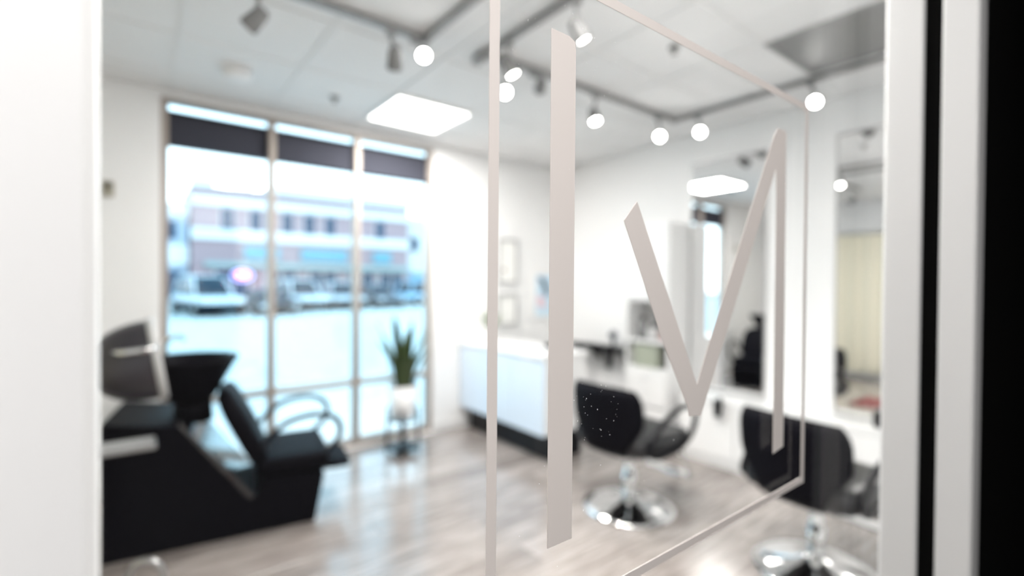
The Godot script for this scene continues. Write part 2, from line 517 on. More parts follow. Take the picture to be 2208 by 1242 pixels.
func box_car(label: String, x: float, b: float, m: Material, turn: float, tall: float, long: float) -> void:
	var t := thing("car", label, "car", P(x, -0.1, b), turn, "cars parked across the lot")
	# body and cabin are skins over rounded rectangles, local x along the car
	var low := 0.22
	var mid := 0.70 + tall * 0.2
	var top := 1.30 + tall * 0.45
	var h := long / 2
	var slab := func(x0: float, x1: float, z: float, y0: float, y1: float, e: float) -> PackedVector3Array:   # y0 at the back, y1 at the front
		var ring := PackedVector3Array()
		for k in 32:
			var a := TAU * k / 32
			var u := signf(cos(a)) * pow(absf(cos(a)), e)
			var w := signf(sin(a)) * pow(absf(sin(a)), e)
			ring.append(Vector3(lerpf(x0, x1, u * 0.5 + 0.5), lerpf(y0, y1, u * 0.5 + 0.5), w * z))
		return ring
	part("body", [[loft([slab.call(-h + 0.12, h - 0.12, 0.80, low, low, 0.3), slab.call(-h, h, 0.89, low + 0.14, low + 0.14, 0.3), slab.call(-h, h, 0.90, mid - 0.16, mid - 0.22, 0.3), slab.call(-h + 0.07, h - 0.10, 0.86, mid - 0.01, mid - 0.10, 0.3), slab.call(-h + 0.2, h - 0.3, 0.76, mid + 0.02, mid - 0.05, 0.3)]), true]], m, t)
	part("lower_shade_trim", [[loft([slab.call(-h + 0.06, h - 0.06, 0.84, low - 0.03, low - 0.03, 0.3), slab.call(-h - 0.015, h + 0.015, 0.905, low + 0.05, low + 0.05, 0.3), slab.call(-h - 0.015, h + 0.015, 0.905, low + 0.24 + 0.1 * tall, low + 0.24 + 0.1 * tall, 0.3)]), true]], M.trim, t)  # sill and bumper band, darkened to paint in the shade beneath the car
	var back := 0.32 * (1.0 - tall)
	part("cabin_glass", [[loft([slab.call(-h + 0.12 + back, h - 1.25, 0.78, mid - 0.03, mid - 0.07, 0.35), slab.call(-h + 0.42 + back, h - 2.0, 0.62, top - 0.06, top - 0.06, 0.35)]), true]], M.carglass, t)
	part("roof", [[loft([slab.call(-h + 0.40 + back, h - 1.98, 0.635, top - 0.08, top - 0.08, 0.35), slab.call(-h + 0.50 + back, h - 2.1, 0.60, top - 0.02, top - 0.02, 0.35), slab.call(-h + 0.8 + back, h - 2.4, 0.40, top, top, 0.5)]), true]], m, t)
	for sz in [-1, 1]:
		for q in [[h - 1.36, h - 2.03], [-h + 0.2 + back, -h + 0.46 + back], [-0.35, -0.4]]:
			part("roof_pillar", [[tube([Vector3(q[0], mid - 0.05, sz * 0.74), Vector3(q[1], top - 0.07, sz * 0.60)], 0.05, 10), true]], m, t)
	for s in [-1, 1]:
		for e in [-1, 1]:
			var wx: float = e * (h - 0.85)
			var wl := part("wheel", [[mv(lathe([Vector2(0, -0.1), Vector2(0.3, -0.1), Vector2(0.34, -0.06), Vector2(0.34, 0.06), Vector2(0.3, 0.1), Vector2(0, 0.1)], 24), Transform3D(Basis(Vector3.RIGHT, PI / 2), Vector3(wx, 0.34, s * 0.82))), true]], M.tyre, t)
			part("hub", [[mv(lathe([Vector2(0, -0.11), Vector2(0.19, -0.11), Vector2(0.19, 0.11), Vector2(0, 0.11)], 20), Transform3D(Basis(Vector3.RIGHT, PI / 2), Vector3(wx, 0.34, s * 0.825))), true]], M.satin, wl)
		part("headlamp", [bx(Vector3(h - 0.07, mid - 0.20, s * 0.64), Vector3(0.12, 0.13, 0.30), 0.03)], M.gloss, t)
	part("grille", [bx(Vector3(h - 0.005, low + 0.24, 0), Vector3(0.03, 0.16, 1.0), 0.01)], M.tyre, t)

func outdoors() -> void:
	M.carglass = mat(Color(0.10, 0.16, 0.22), 0.1)
	M.tyre = grey(0.04, 0.9, 0, 0.1)
	M.trim = mat(Color(0.05, 0.12, 0.16), 0.8, 0, 0.1)  # car sill colour, with the shade under the cars put into it
	var pv := noisy(grey(0.8, 0.85), Color(0.90, 0.865, 0.84), Color(0.95, 0.915, 0.89), Vector3(0.2, 0.2, 0.2), 3)
	struct("pavement", [span(-70, 110, -0.4, -0.1, 4.18, 130)], pv, "pale concrete car park outside the shop window", "car park")
	var kerb := struct("kerb", [span(-70, 110, -0.1, 0.03, 31.5, 44.9)], grey(0.72, 0.8), "raised pale walkway before the shops across the car park", "kerb")
	kerb.set_meta("category", "kerb")
	var white := mat(Color(0.88, 0.90, 0.92), 0.3)
	var cars := [
		[2.5, 25.4, white, 0.2 - PI / 2, 1.0, 4.6, "white sport utility car parked beside the left window post"],
		[4.95, 25.0, mat(Color(0.07, 0.17, 0.25), 0.3), -PI / 2, -0.35, 4.5, "dark blue low car parked between two white ones"],
		[6.9, 27.4, white, 0.1 - PI / 2, 0.7, 4.7, "white people carrier parked just right of the first mullion"],
		[9.3, 27.9, mat(Color(0.82, 0.84, 0.86), 0.3), -PI / 2 - 0.1, 0.45, 4.4, "pale silver hatchback parked in the middle bay"],
		[11.6, 28.3, mat(Color(0.5, 0.52, 0.55), 0.3), -PI / 2, 0.15, 4.5, "grey low car parked left of the second mullion"],
		[15.3, 29.3, mat(Color(0.62, 0.80, 0.90), 0.3), 0.3, 0.6, 4.6, "pale blue car parked side on behind the snake plant"],
		[-0.6, 25.3, mat(Color(0.2, 0.34, 0.42), 0.3), -PI / 2, 0.3, 4.5, "dark teal car parked behind the left window jamb"],
	]
	for c in cars: box_car(c[6], c[0], c[1], c[2], c[3], c[4], c[5])
	# the shops across the car park
	var brick := noisy(mat(Color.WHITE, 0.85), Color(0.63, 0.535, 0.555), Color(0.69, 0.59, 0.605), Vector3(0.9, 0.9, 0.9), 5)
	var trim := grey(0.90, 0.7)
	var shade := mat(Color(0.08, 0.24, 0.36), 0.3, 0, 0.3)
	var teal := mat(Color(0.40, 0.63, 0.70), 0.6)
	var t := thing("shop_building", "long pink brick shop building with white bands across the car park", "building", P(3.4, 0.03, 45.0))
	part("wall", [bx(Vector3(9.1, 4.5, -5), Vector3(18.2, 9.0, 10), 0.02)], brick, t)
	for yb in [[8.7, 9.4, 0.35], [7.35, 8.05, 0.2], [4.65, 5.5, 0.25]]:
		part("white_band", [bx(Vector3(9.1, (yb[0] + yb[1]) / 2, yb[2] / 2 - 0.05), Vector3(18.3, yb[1] - yb[0], yb[2] + 0.1), 0.03)], trim, t)
	part("roof", [bx(Vector3(9.1, 9.1, -5), Vector3(18.0, 0.3, 9.8), 0.02)], trim, t)
	for x in [2.4, 4.45, 6.9, 8.7, 10.5, 15.2]:
		var f := part("window", [bx(Vector3(x, 6.35, 0.02), Vector3(1.0, 1.75, 0.12), 0.02)], trim, t)
		part("pane", [bx(Vector3(x, 6.35, 0.09), Vector3(0.9, 1.66, 0.04), 0.01)], shade, f)
	for s in [[3.6, 6.3], [8.0, 12.0], [14.5, 16.3]]:
		part("shop_sign", [bx(Vector3((s[0] + s[1]) / 2, 3.7, 0.12), Vector3(s[1] - s[0], 1.1, 0.24), 0.04)], teal, t, "blank turquoise shop sign panel")
	part("canopy", [bx(Vector3(9.3, 2.65, 0.7), Vector3(17.0, 0.42, 1.4), 0.03)], mat(Color(0.60, 0.68, 0.68), 0.7), t)
	for x in [2.8, 6.4, 9.9, 13.4, 16.4]:
		var f := part("shopfront", [bx(Vector3(x, 1.15, 0.03), Vector3(2.6, 2.3, 0.1), 0.02)], trim, t)
		for k in [-0.62, 0.62]: part("pane", [bx(Vector3(x + k, 1.15, 0.09), Vector3(1.12, 2.1, 0.04), 0.01)], shade, f)
	t = thing("neon_sign", "small pink and blue oval neon sign in a shopfront", "neon sign", P(6.85, 1.85, 44.7))
	var oval := []
	for i in 28: oval.append(Vector3(0.75 * cos(TAU * i / 28), 0.42 * sin(TAU * i / 28), 0))
	part("blue_tube", [[tube(oval, 0.06, 10, true), true]], glow(Color(0.35, 0.6, 1.0), 2.6), t)
	part("pink_tube", [[tube(curve([Vector3(-0.42, 0, 0.02), Vector3(-0.2, 0.12, 0.02), Vector3(0.02, -0.08, 0.02), Vector3(0.22, 0.12, 0.02), Vector3(0.42, 0, 0.02)]), 0.14, 10), true]], glow(Color(1.0, 0.3, 0.62), 3.0), t)
	part("backing_plate", [bx(Vector3(0, 0, -0.1), Vector3(1.7, 1.0, 0.06), 0.02)], grey(0.3), t)
	var l := OmniLight3D.new()
	l.name = "neon_glow"
	l.light_color = Color(1.0, 0.4, 0.7)
	l.light_energy = 1.0
	l.light_size = 0.3
	l.omni_range = 6.0
	l.omni_attenuation = 2.0
	l.shadow_enabled = true
	l.position = Vector3(0, 0, 0.5)
	t.add_child(l)
	t = thing("annex_building", "lower grey building left of the brick shops", "building", P(-8.0, 0.03, 46.0))
	part("wall", [bx(Vector3(5.6, 3.6, -5), Vector3(11.3, 7.2, 10), 0.02)], mat(Color(0.72, 0.77, 0.83), 0.8), t)
	part("white_band", [bx(Vector3(5.6, 6.9, 0.1), Vector3(11.4, 1.0, 0.3), 0.03)], trim, t)
	part("white_band", [bx(Vector3(5.6, 3.4, 0.1), Vector3(11.4, 1.5, 0.3), 0.03)], trim, t)
	for x in [4.0, 7.0, 10.0]:
		part("window", [bx(Vector3(x, 5.3, 0.03), Vector3(0.9, 1.4, 0.14), 0.02)], shade, t)
		part("shopfront", [bx(Vector3(x, 1.1, 0.03), Vector3(1.6, 2.1, 0.14), 0.02)], shade, t)
	t = thing("corner_building", "white building at the right end of the brick shops", "building", P(21.8, 0.03, 46.0))
	part("wall", [bx(Vector3(9, 4.0, -5), Vector3(18, 8.0, 10), 0.02)], grey(0.86, 0.8), t)
	part("white_band", [bx(Vector3(9, 7.7, 0.1), Vector3(18.1, 0.7, 0.3), 0.03)], trim, t)
	for x in [0.9, 4.0, 7.0]:
		part("window", [bx(Vector3(x, 5.3, 0.03), Vector3(0.9, 1.4, 0.14), 0.02)], shade, t)
		part("shopfront", [bx(Vector3(x + 0.3, 1.2, 0.03), Vector3(1.8, 2.3, 0.14), 0.02)], mat(Color(0.4, 0.6, 0.7), 0.4), t)

func doorway() -> void:
	var d := Node3D.new()
	d.name = "door_1"
	add_child(d)
	tag(d, "clear glass sliding door lettered with a beige framed monogram", "glass door", "", "structure")
	part("pane", [span(-0.05, 1.16, 0.01, 2.11, 0.295, 0.303, 0.0008)], M.door_pane, d)
	part("stile", [span(1.15, 1.2, 0.01, 2.11, 0.252, 0.31, 0.003)], M.stile, d, "light grey metal edge of the door")
	part("seal", [span(1.158, 1.2, 0.01, 2.11, 0.226, 0.252, 0.001)], M.black, d, "black brush seal beside the metal edge")
	# lettering cut from beige vinyl on the near face
	var zt := Transform3D(Basis(), Vector3(0, 0, -0.2949))
	var o := [0.205, 0.760, 1.117, 1.657]
	var k := 0.0092
	var ring := [[Vector2(o[0], o[2]), Vector2(o[0] + k, o[2] + k), Vector2(o[0] + k, o[3] - k), Vector2(o[0], o[3])],
		[Vector2(o[1], o[2]), Vector2(o[1], o[3] - 0.006), Vector2(o[1] - k, o[3] - k - 0.004), Vector2(o[1] - k, o[2] + k)],
		[Vector2(o[0], o[3]), Vector2(o[0] + k, o[3] - k), Vector2(o[1] - k - 0.008, o[3] - k), Vector2(o[1] - k, o[3] - k - 0.004), Vector2(o[1], o[3] - 0.006), Vector2(o[1] - 0.01, o[3])],
		[Vector2(o[0], o[2]), Vector2(o[1], o[2]), Vector2(o[1] - k, o[2] + k), Vector2(o[0] + k, o[2] + k)]]
	var pieces := []
	for r in ring: pieces.append(prism(r, 0.0005, zt))
	part("lettering_border", pieces, M.decal, d, "thin beige vinyl square round the letter")
	part("letter_stroke", [prism([Vector2(0.2658, 1.1832), Vector2(0.2937, 1.1832), Vector2(0.2937, 1.597), Vector2(0.2925, 1.6035), Vector2(0.286, 1.6062), Vector2(0.2658, 1.6065)], 0.0005, zt)], M.decal, d, "long upright beige vinyl bar")
	part("letter_stroke", [prism([Vector2(0.358, 1.459), Vector2(0.377, 1.4788), Vector2(0.4567, 1.3379), Vector2(0.4824, 1.2914), Vector2(0.5052, 1.3345), Vector2(0.6148, 1.5251), Vector2(0.6541, 1.5928), Vector2(0.6655, 1.606), Vector2(0.6885, 1.606), Vector2(0.6905, 1.603), Vector2(0.693, 1.182), Vector2(0.6635, 1.178), Vector2(0.6635, 1.519), Vector2(0.6613, 1.552), Vector2(0.6418, 1.5163), Vector2(0.5355, 1.3324), Vector2(0.491, 1.2562), Vector2(0.4677, 1.2592), Vector2(0.4649, 1.2698), Vector2(0.4208, 1.3404)], 0.0005, zt)], M.decal, d, "beige vinyl strokes shaped like a V joined to a bar")
	# specks of dust on the glass
	var rng := RandomNumberGenerator.new()
	rng.seed = 21
	var specks := []
	for i in 170:
		var p := Vector3(0.21 + 0.26 * rng.randf(), 1.15 + 0.5 * rng.randf(), -0.2945)
		if i < 70: p = Vector3(0.215 + 0.16 * rng.randf(), 1.56 + 0.07 * rng.randf(), -0.2945)
		elif i < 110: p = Vector3(0.295 + 0.06 * rng.randf(), 1.26 + 0.06 * rng.randf(), -0.2945)
		specks.append(mv(bx(Vector3.ZERO, Vector3(0.0002 + 0.0004 * rng.randf(), 0.0002 + 0.0012 * pow(rng.randf(), 4.0), 0.0002), 0.00005), Transform3D(Basis(Vector3.BACK, rng.randf() * 1.4 - 0.7), p)))
	part("dust_specks", specks, grey(0.95), d, "pale dust specks on the glass", "stuff")
	struct("trim_1", [span(1.15, 1.21, 0.0, 2.12, 0.176, 0.226, 0.003)], M.stile, "light grey door jamb between two black strips", "door jamb")
	struct("trim_2", [span(-0.16, -0.013, 0.0, 2.12, 0.262, 0.293, 0.004)], grey(0.87, 0.5), "white door jamb close to the viewer at the left", "door jamb")
	struct("trim_3", [span(-0.16, 1.21, 2.12, 2.2, 0.176, 0.3, 0.004)], M.white, "white head trim over the glass door", "door trim")

func styling_chair(label: String, at: Vector3, turn: float) -> Node3D:     # faces local +x
	var t := thing("styling_chair", label, "salon chair", at, turn, "styling chairs before the mirrors")
	part("base_disc", [[lathe([Vector2(0, 0), Vector2(0.275, 0), Vector2(0.282, 0.008), Vector2(0.278, 0.016), Vector2(0.22, 0.03), Vector2(0.09, 0.048), Vector2(0.055, 0.07), Vector2(0, 0.075)], 56), true]], M.chrome, t, "round chrome floor base")
	part("pump_column", [[lathe([Vector2(0, 0.06), Vector2(0.042, 0.06), Vector2(0.042, 0.22), Vector2(0.03, 0.225), Vector2(0.03, 0.36), Vector2(0.05, 0.37), Vector2(0.05, 0.385), Vector2(0, 0.385)], 32), true]], M.chrome, t)
	part("pump_lever", [[tube(curve([Vector3(-0.03, 0.2, 0.02), Vector3(-0.12, 0.22, 0.06), Vector3(-0.22, 0.19, 0.1), Vector3(-0.27, 0.2, 0.12)]), 0.009), true]], M.chrome, t)
	part("seat_plate", [bx(Vector3(0.0, 0.392, 0), Vector3(0.36, 0.022, 0.36), 0.006)], M.plastic, t)
	part("seat", [[pad(Vector3(0.03, 0.455, 0), Vector3(0.53, 0.125, 0.53), 0.3), true]], M.seat, t)
	# back: upright curved shell, wider at the top
	var rings := []
	for i in 15:
		var v := float(i) / 14.0
		var y := lerpf(0.395, 0.806, v)
		var hw := 0.255 * (0.60 + 0.40 * smoothstep(0.0, 0.55, v)) * (1.0 - 0.12 * pow(maxf(v - 0.75, 0) * 4, 2.0))
		var th := 0.042 * sqrt(maxf(1.0 - pow(absf(v * 2 - 1), 6.0), 0.03))
		var ring := PackedVector3Array()
		for j in 28:
			var a := TAU * j / 28
			var ca := signf(cos(a)) * pow(absf(cos(a)), 0.5)
			var sa := signf(sin(a)) * pow(absf(sin(a)), 0.5)
			var z := hw * ca
			ring.append(Vector3(-0.245 - 0.045 * v + 0.9 * z * z + th * sa, y - 0.16 * z * z * v, z))
		rings.append(ring)
	part("backrest", [[loft(rings), true]], M.vinyl, t)
	for s in [-1, 1]:
		var z: float = s * 0.275
		var arm := [Vector3(-0.17, 0.44, z), Vector3(-0.10, 0.56, z), Vector3(0.05, 0.645, z * 1.03), Vector3(0.20, 0.665, z * 1.03), Vector3(0.285, 0.60, z * 1.02), Vector3(0.26, 0.50, z), Vector3(0.15, 0.43, z), Vector3(-0.03, 0.405, z)]
		part("armrest", [[tube(curve(arm, 8, true), 0.017, 12, true), true]], M.plastic, t)
	var f := [Vector3(0.1, 0.385, 0.14), Vector3(0.30, 0.36, 0.16), Vector3(0.38, 0.22, 0.17), Vector3(0.43, 0.14, 0.17), Vector3(0.45, 0.125, 0.12), Vector3(0.45, 0.125, -0.12), Vector3(0.43, 0.14, -0.17), Vector3(0.38, 0.22, -0.17), Vector3(0.30, 0.36, -0.16), Vector3(0.1, 0.385, -0.14)]
	var fr := part("footrest", [[tube(curve(f, 6), 0.011), true]], M.chrome, t, "chrome tube footrest")
	part("footplate", [bx(Vector3(0.41, 0.15, 0), Vector3(0.10, 0.012, 0.33), 0.004)], M.chrome, fr)
	return t

func furniture() -> void:
	styling_chair("black styling chair facing the first mirror, chrome base fully in view", P(2.45, 0, 1.955), 0.02)
	styling_chair("black styling chair nearest the door jamb, seen square from behind", P(2.64, 0, 0.965), -0.12)

	# wash chair, turned a little towards the door
	var t := thing("wash_chair", "black shampoo chair with basin and reclined thin back beside the window", "shampoo chair", P(0.10, 0, 3.06), -0.15)
	var side := [Vector2(-0.24, 0), Vector2(0.74, 0), Vector2(0.79, 0.27), Vector2(0.47, 0.31), Vector2(0.43, 0.20), Vector2(0.40, 0.19), Vector2(0.07, 0.64), Vector2(-0.24, 0.69)]
	part("base", [prism(side, 0.56, Transform3D(Basis(), Vector3(0, 0, -0.56)))], M.vinyl, t)
	part("top_panel", [prism([Vector2(0.072, 0.645), Vector2(0.40, 0.197), Vector2(0.43, 0.207), Vector2(0.415, 0.22), Vector2(0.085, 0.655)], 0.55, Transform3D(Basis(), Vector3(0, 0, -0.555)))], M.leather, t, "glossy sloping top of the pedestal")
	part("seat", [[pad(Vector3(0.63, 0.345, -0.28), Vector3(0.40, 0.11, 0.55), 0.25), true]], M.vinyl, t)
	part("backrest", [[mv(pad(Vector3.ZERO, Vector3(0.115, 0.50, 0.54), 0.45), Transform3D(Basis(Vector3.BACK, 0.44), Vector3(0.375, 0.555, -0.28))), true]], M.vinyl, t)
	for z in [-0.03, -0.55]:
		var arm := [Vector3(0.45, 0.46, z), Vector3(0.58, 0.58, z), Vector3(0.74, 0.615, z), Vector3(0.86, 0.575, z), Vector3(0.88, 0.47, z), Vector3(0.78, 0.36, z)]
		part("armrest", [[tube(curve(arm), 0.016), true]], M.plastic, t)
	part("leg_rest", [[pad(Vector3(0.90, 0.27, -0.28), Vector3(0.13, 0.05, 0.36), 0.3), true]], M.vinyl, t)
	part("leg_rest_bracket", [bx(Vector3(0.82, 0.24, -0.28), Vector3(0.14, 0.03, 0.2), 0.004)], M.plastic, t)
	var bowl := part("basin", [[mv(lathe([Vector2(0, 0.70), Vector2(0.08, 0.70), Vector2(0.12, 0.74), Vector2(0.215, 0.92), Vector2(0.24, 0.955), Vector2(0.235, 0.965), Vector2(0.205, 0.955), Vector2(0.18, 0.92), Vector2(0.09, 0.78), Vector2(0, 0.77)], 40), Transform3D(Basis().scaled(Vector3(1.0, 1, 1.05)), Vector3(0.11, 0, -0.28))), true]], M.vinyl, t, "black ceramic wash basin")
	part("tap", [[tube(curve([Vector3(-0.02, 0.94, -0.36), Vector3(-0.02, 1.04, -0.36), Vector3(0.03, 1.08, -0.35), Vector3(0.08, 1.06, -0.34)]), 0.012), true]], M.chrome, bowl)
	part("pedestal", [[lathe([Vector2(0, 0.6), Vector2(0.1, 0.6), Vector2(0.09, 0.72), Vector2(0, 0.72)], 24, Vector3(0.12, 0, -0.28)), true]], M.vinyl, t)

	# hood dryer
	t = thing("hood_dryer", "black domed hood hair dryer on a stand beside the wash chair", "hood dryer", P(-0.14, 0, 2.83))
	var dome := []
	for i in range(0, 13):
		var a := PI / 2 * i / 12
		dome.append(Vector2(0.185 * sin(a), -0.235 * cos(a)))
	dome.append_array([Vector2(0.183, 0.02), Vector2(0.165, 0.02), Vector2(0.16, -0.02), Vector2(0.12, -0.12), Vector2(0, -0.18)])
	var tilt := Transform3D(Basis(Vector3.BACK, -PI / 2 + 0.16), Vector3(0.19, 1.03, 0))
	var hood := part("hood", [[mv(lathe(dome, 40), tilt), true]], mat(Color(0.17, 0.16, 0.18), 0.3), t)
	part("rim", [[mv(lathe([Vector2(0.165, 0.015), Vector2(0.19, 0.012), Vector2(0.196, 0.03), Vector2(0.19, 0.045), Vector2(0.165, 0.045)], 40), tilt), true]], grey(0.72, 0.4), hood, "pale grey ring round the hood opening")
	part("handle", [[tube([Vector3(0.07, 1.09, 0.155), Vector3(0.09, 1.09, 0.185), Vector3(0.18, 1.10, 0.20), Vector3(0.21, 1.10, 0.18)], 0.013), true]], M.chrome, hood)
	part("pole", [[tube(curve([Vector3(0.02, 1.0, 0), Vector3(-0.10, 0.93, 0), Vector3(-0.12, 0.7, 0), Vector3(-0.12, 0.1, 0)], 6), 0.018), true]], M.plastic, t)
	part("tray", [bx(Vector3(0.045, 0.655, 0.06), Vector3(0.34, 0.024, 0.16), 0.008)], M.satin, t)
	for i in 5:
		var a := TAU * i / 5 + 0.4
		var lg := part("leg", [[tube([Vector3(-0.12, 0.10, 0), Vector3(-0.12 + 0.15 * cos(a), 0.07, 0.15 * sin(a))], 0.017), true]], M.plastic, t)
		part("caster", [[pad(Vector3(-0.12 + 0.15 * cos(a), 0.03, 0.15 * sin(a)), Vector3(0.05, 0.06, 0.05), 0.7), true]], M.plastic, lg)

	# low stool in front of it, only its chrome arch top shows
	t = thing("step_rail", "small chrome arched rail on the floor in front of the wash chair", "rail", P(0.035, 0, 2.74), -0.4)
	part("arch", [[tube(curve([Vector3(-0.07, 0.0, 0), Vector3(-0.065, 0.08, 0), Vector3(-0.03, 0.125, 0), Vector3(0.03, 0.125, 0), Vector3(0.065, 0.08, 0), Vector3(0.07, 0.0, 0)]), 0.014), true]], M.satin, t)
	for s in [-1, 1]: part("foot", [bx(Vector3(s * 0.07, 0.006, 0), Vector3(0.05, 0.012, 0.06), 0.003)], M.satin, t)

	# counter
	t = thing("counter", "long white cabinet with plain doors and a dark recessed plinth", "cabinet", P(2.47, 0, 3.40))
	part("body", [bx(Vector3(0.235, 0.515, 0), Vector3(0.43, 0.59, 1.22), 0.004)], M.white, t)
	part("countertop", [bx(Vector3(0.23, 0.83, 0), Vector3(0.48, 0.04, 1.25), 0.006)], M.gloss, t)
	part("plinth", [bx(Vector3(0.27, 0.11, 0.0), Vector3(0.34, 0.22, 1.16), 0.003)], M.plastic, t, "dark recessed plinth")
	for i in 3:
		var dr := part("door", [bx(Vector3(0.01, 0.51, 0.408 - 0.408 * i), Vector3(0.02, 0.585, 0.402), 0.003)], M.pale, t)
		part("door_grip", [bx(Vector3(-0.002, 0.79, 0.408 - 0.408 * i), Vector3(0.008, 0.012, 0.16), 0.002)], M.white, dr)

	# tall shelf
	t = thing("shelf_unit", "tall white shelf unit with two open cubbies beside the first mirror", "shelf", P(3.48, 0, 2.61))
	var hh := 0.225
	part("side_panel", [bx(Vector3(0.148, 0.96, hh - 0.01), Vector3(0.296, 1.92, 0.02))], M.white, t)
	part("side_panel", [bx(Vector3(0.148, 0.96, -hh + 0.01), Vector3(0.296, 1.92, 0.02))], M.white, t)
	part("back_panel", [bx(Vector3(0.288, 0.96, 0), Vector3(0.012, 1.9, 0.41), 0.002)], M.white, t)
	for y in [0.03, 0.665, 0.905, 1.265, 1.905]: part("shelf_board", [bx(Vector3(0.148, y, 0), Vector3(0.29, 0.024, 0.41), 0.002)], M.white, t)
	for y in [[1.285, 1.89], [0.36, 0.65], [0.05, 0.345]]:
		var dr := part("door", [bx(Vector3(0.0, (y[0] + y[1]) / 2, 0), Vector3(0.018, y[1] - y[0], 0.405), 0.003)], M.white, t)
		part("knob", [[mv(lathe([Vector2(0, 0), Vector2(0.006, 0), Vector2(0.012, 0.014), Vector2(0, 0.02)], 16), Transform3D(Basis(Vector3.BACK, PI / 2), Vector3(-0.008, y[0] + 0.06 if y[0] > 1 else y[1] - 0.06, 0))), true]], M.satin, dr)

	# mirror wall ledge and mirrors
	t = thing("mirror_ledge", "long low white ledge of drawers under both mirrors", "ledge", P(3.54, 0, 1.38))
	part("body", [bx(Vector3(0.125, 0.275, 0), Vector3(0.22, 0.43, 1.9), 0.003)], M.white, t)
	part("ledge_top", [bx(Vector3(0.117, 0.505, 0), Vector3(0.238, 0.03, 1.92), 0.004)], M.gloss, t)
	part("plinth", [bx(Vector3(0.117, 0.03, 0), Vector3(0.226, 0.06, 1.9), 0.003)], M.base, t)
	for i in 4:
		part("drawer", [bx(Vector3(0.008, 0.275, 0.708 - 0.472 * i), Vector3(0.018, 0.41, 0.464), 0.003)], M.gloss, t)
	for s in [[1.74, 2.375, "tall wall mirror behind the lettering, reflecting the shop window"], [0.62, 1.28, "tall wall mirror beside the door edge, behind the nearer chair"]]:
		t = thing("wall_mirror", s[2], "mirror", P(3.78, 0.525, (s[0] + s[1]) / 2), 0.0, "wall mirrors")
		var w: float = s[1] - s[0]
		part("mirror_glass", [bx(Vector3(-0.012, 0.95, 0), Vector3(0.006, 1.88, w - 0.016), 0.001)], M.mirror, t)
		part("mirror_frame", [bx(Vector3(-0.009, 0.006, 0), Vector3(0.016, 0.012, w), 0.002), bx(Vector3(-0.009, 1.894, 0), Vector3(0.016, 0.012, w), 0.002), bx(Vector3(-0.009, 0.95, w / 2 - 0.005), Vector3(0.016, 1.88, 0.01), 0.002), bx(Vector3(-0.009, 0.95, -w / 2 + 0.005), Vector3(0.016, 1.88, 0.01), 0.002)], M.satin, t)

	# black tool shelf on the mirror wall
	t = thing("tool_shelf", "black tool shelf with two holsters on the wall left of the tall shelf", "shelf", P(3.78, 0.77, 3.27))
	part("board", [bx(Vector3(-0.125, 0, 0), Vector3(0.25, 0.03, 0.62), 0.006)], M.plastic, t)
	part("lip", [bx(Vector3(-0.246, 0.02, 0), Vector3(0.012, 0.05, 0.62), 0.004)], M.plastic, t)
	for z in [-0.22, 0.17]:
		part("bracket", [prism([Vector2(0, 0), Vector2(-0.16, 0), Vector2(-0.15, -0.02), Vector2(-0.012, -0.12), Vector2(0, -0.12)], 0.02, Transform3D(Basis(), Vector3(0, -0.014, z + 0.08)))], M.plastic, t)
		part("tool_holster", [[lathe([Vector2(0, -0.17), Vector2(0.026, -0.17), Vector2(0.036, -0.02), Vector2(0.03, -0.02), Vector2(0.02, -0.15), Vector2(0, -0.155)], 20, Vector3(-0.21, 0, z)), true]], M.plastic, t)

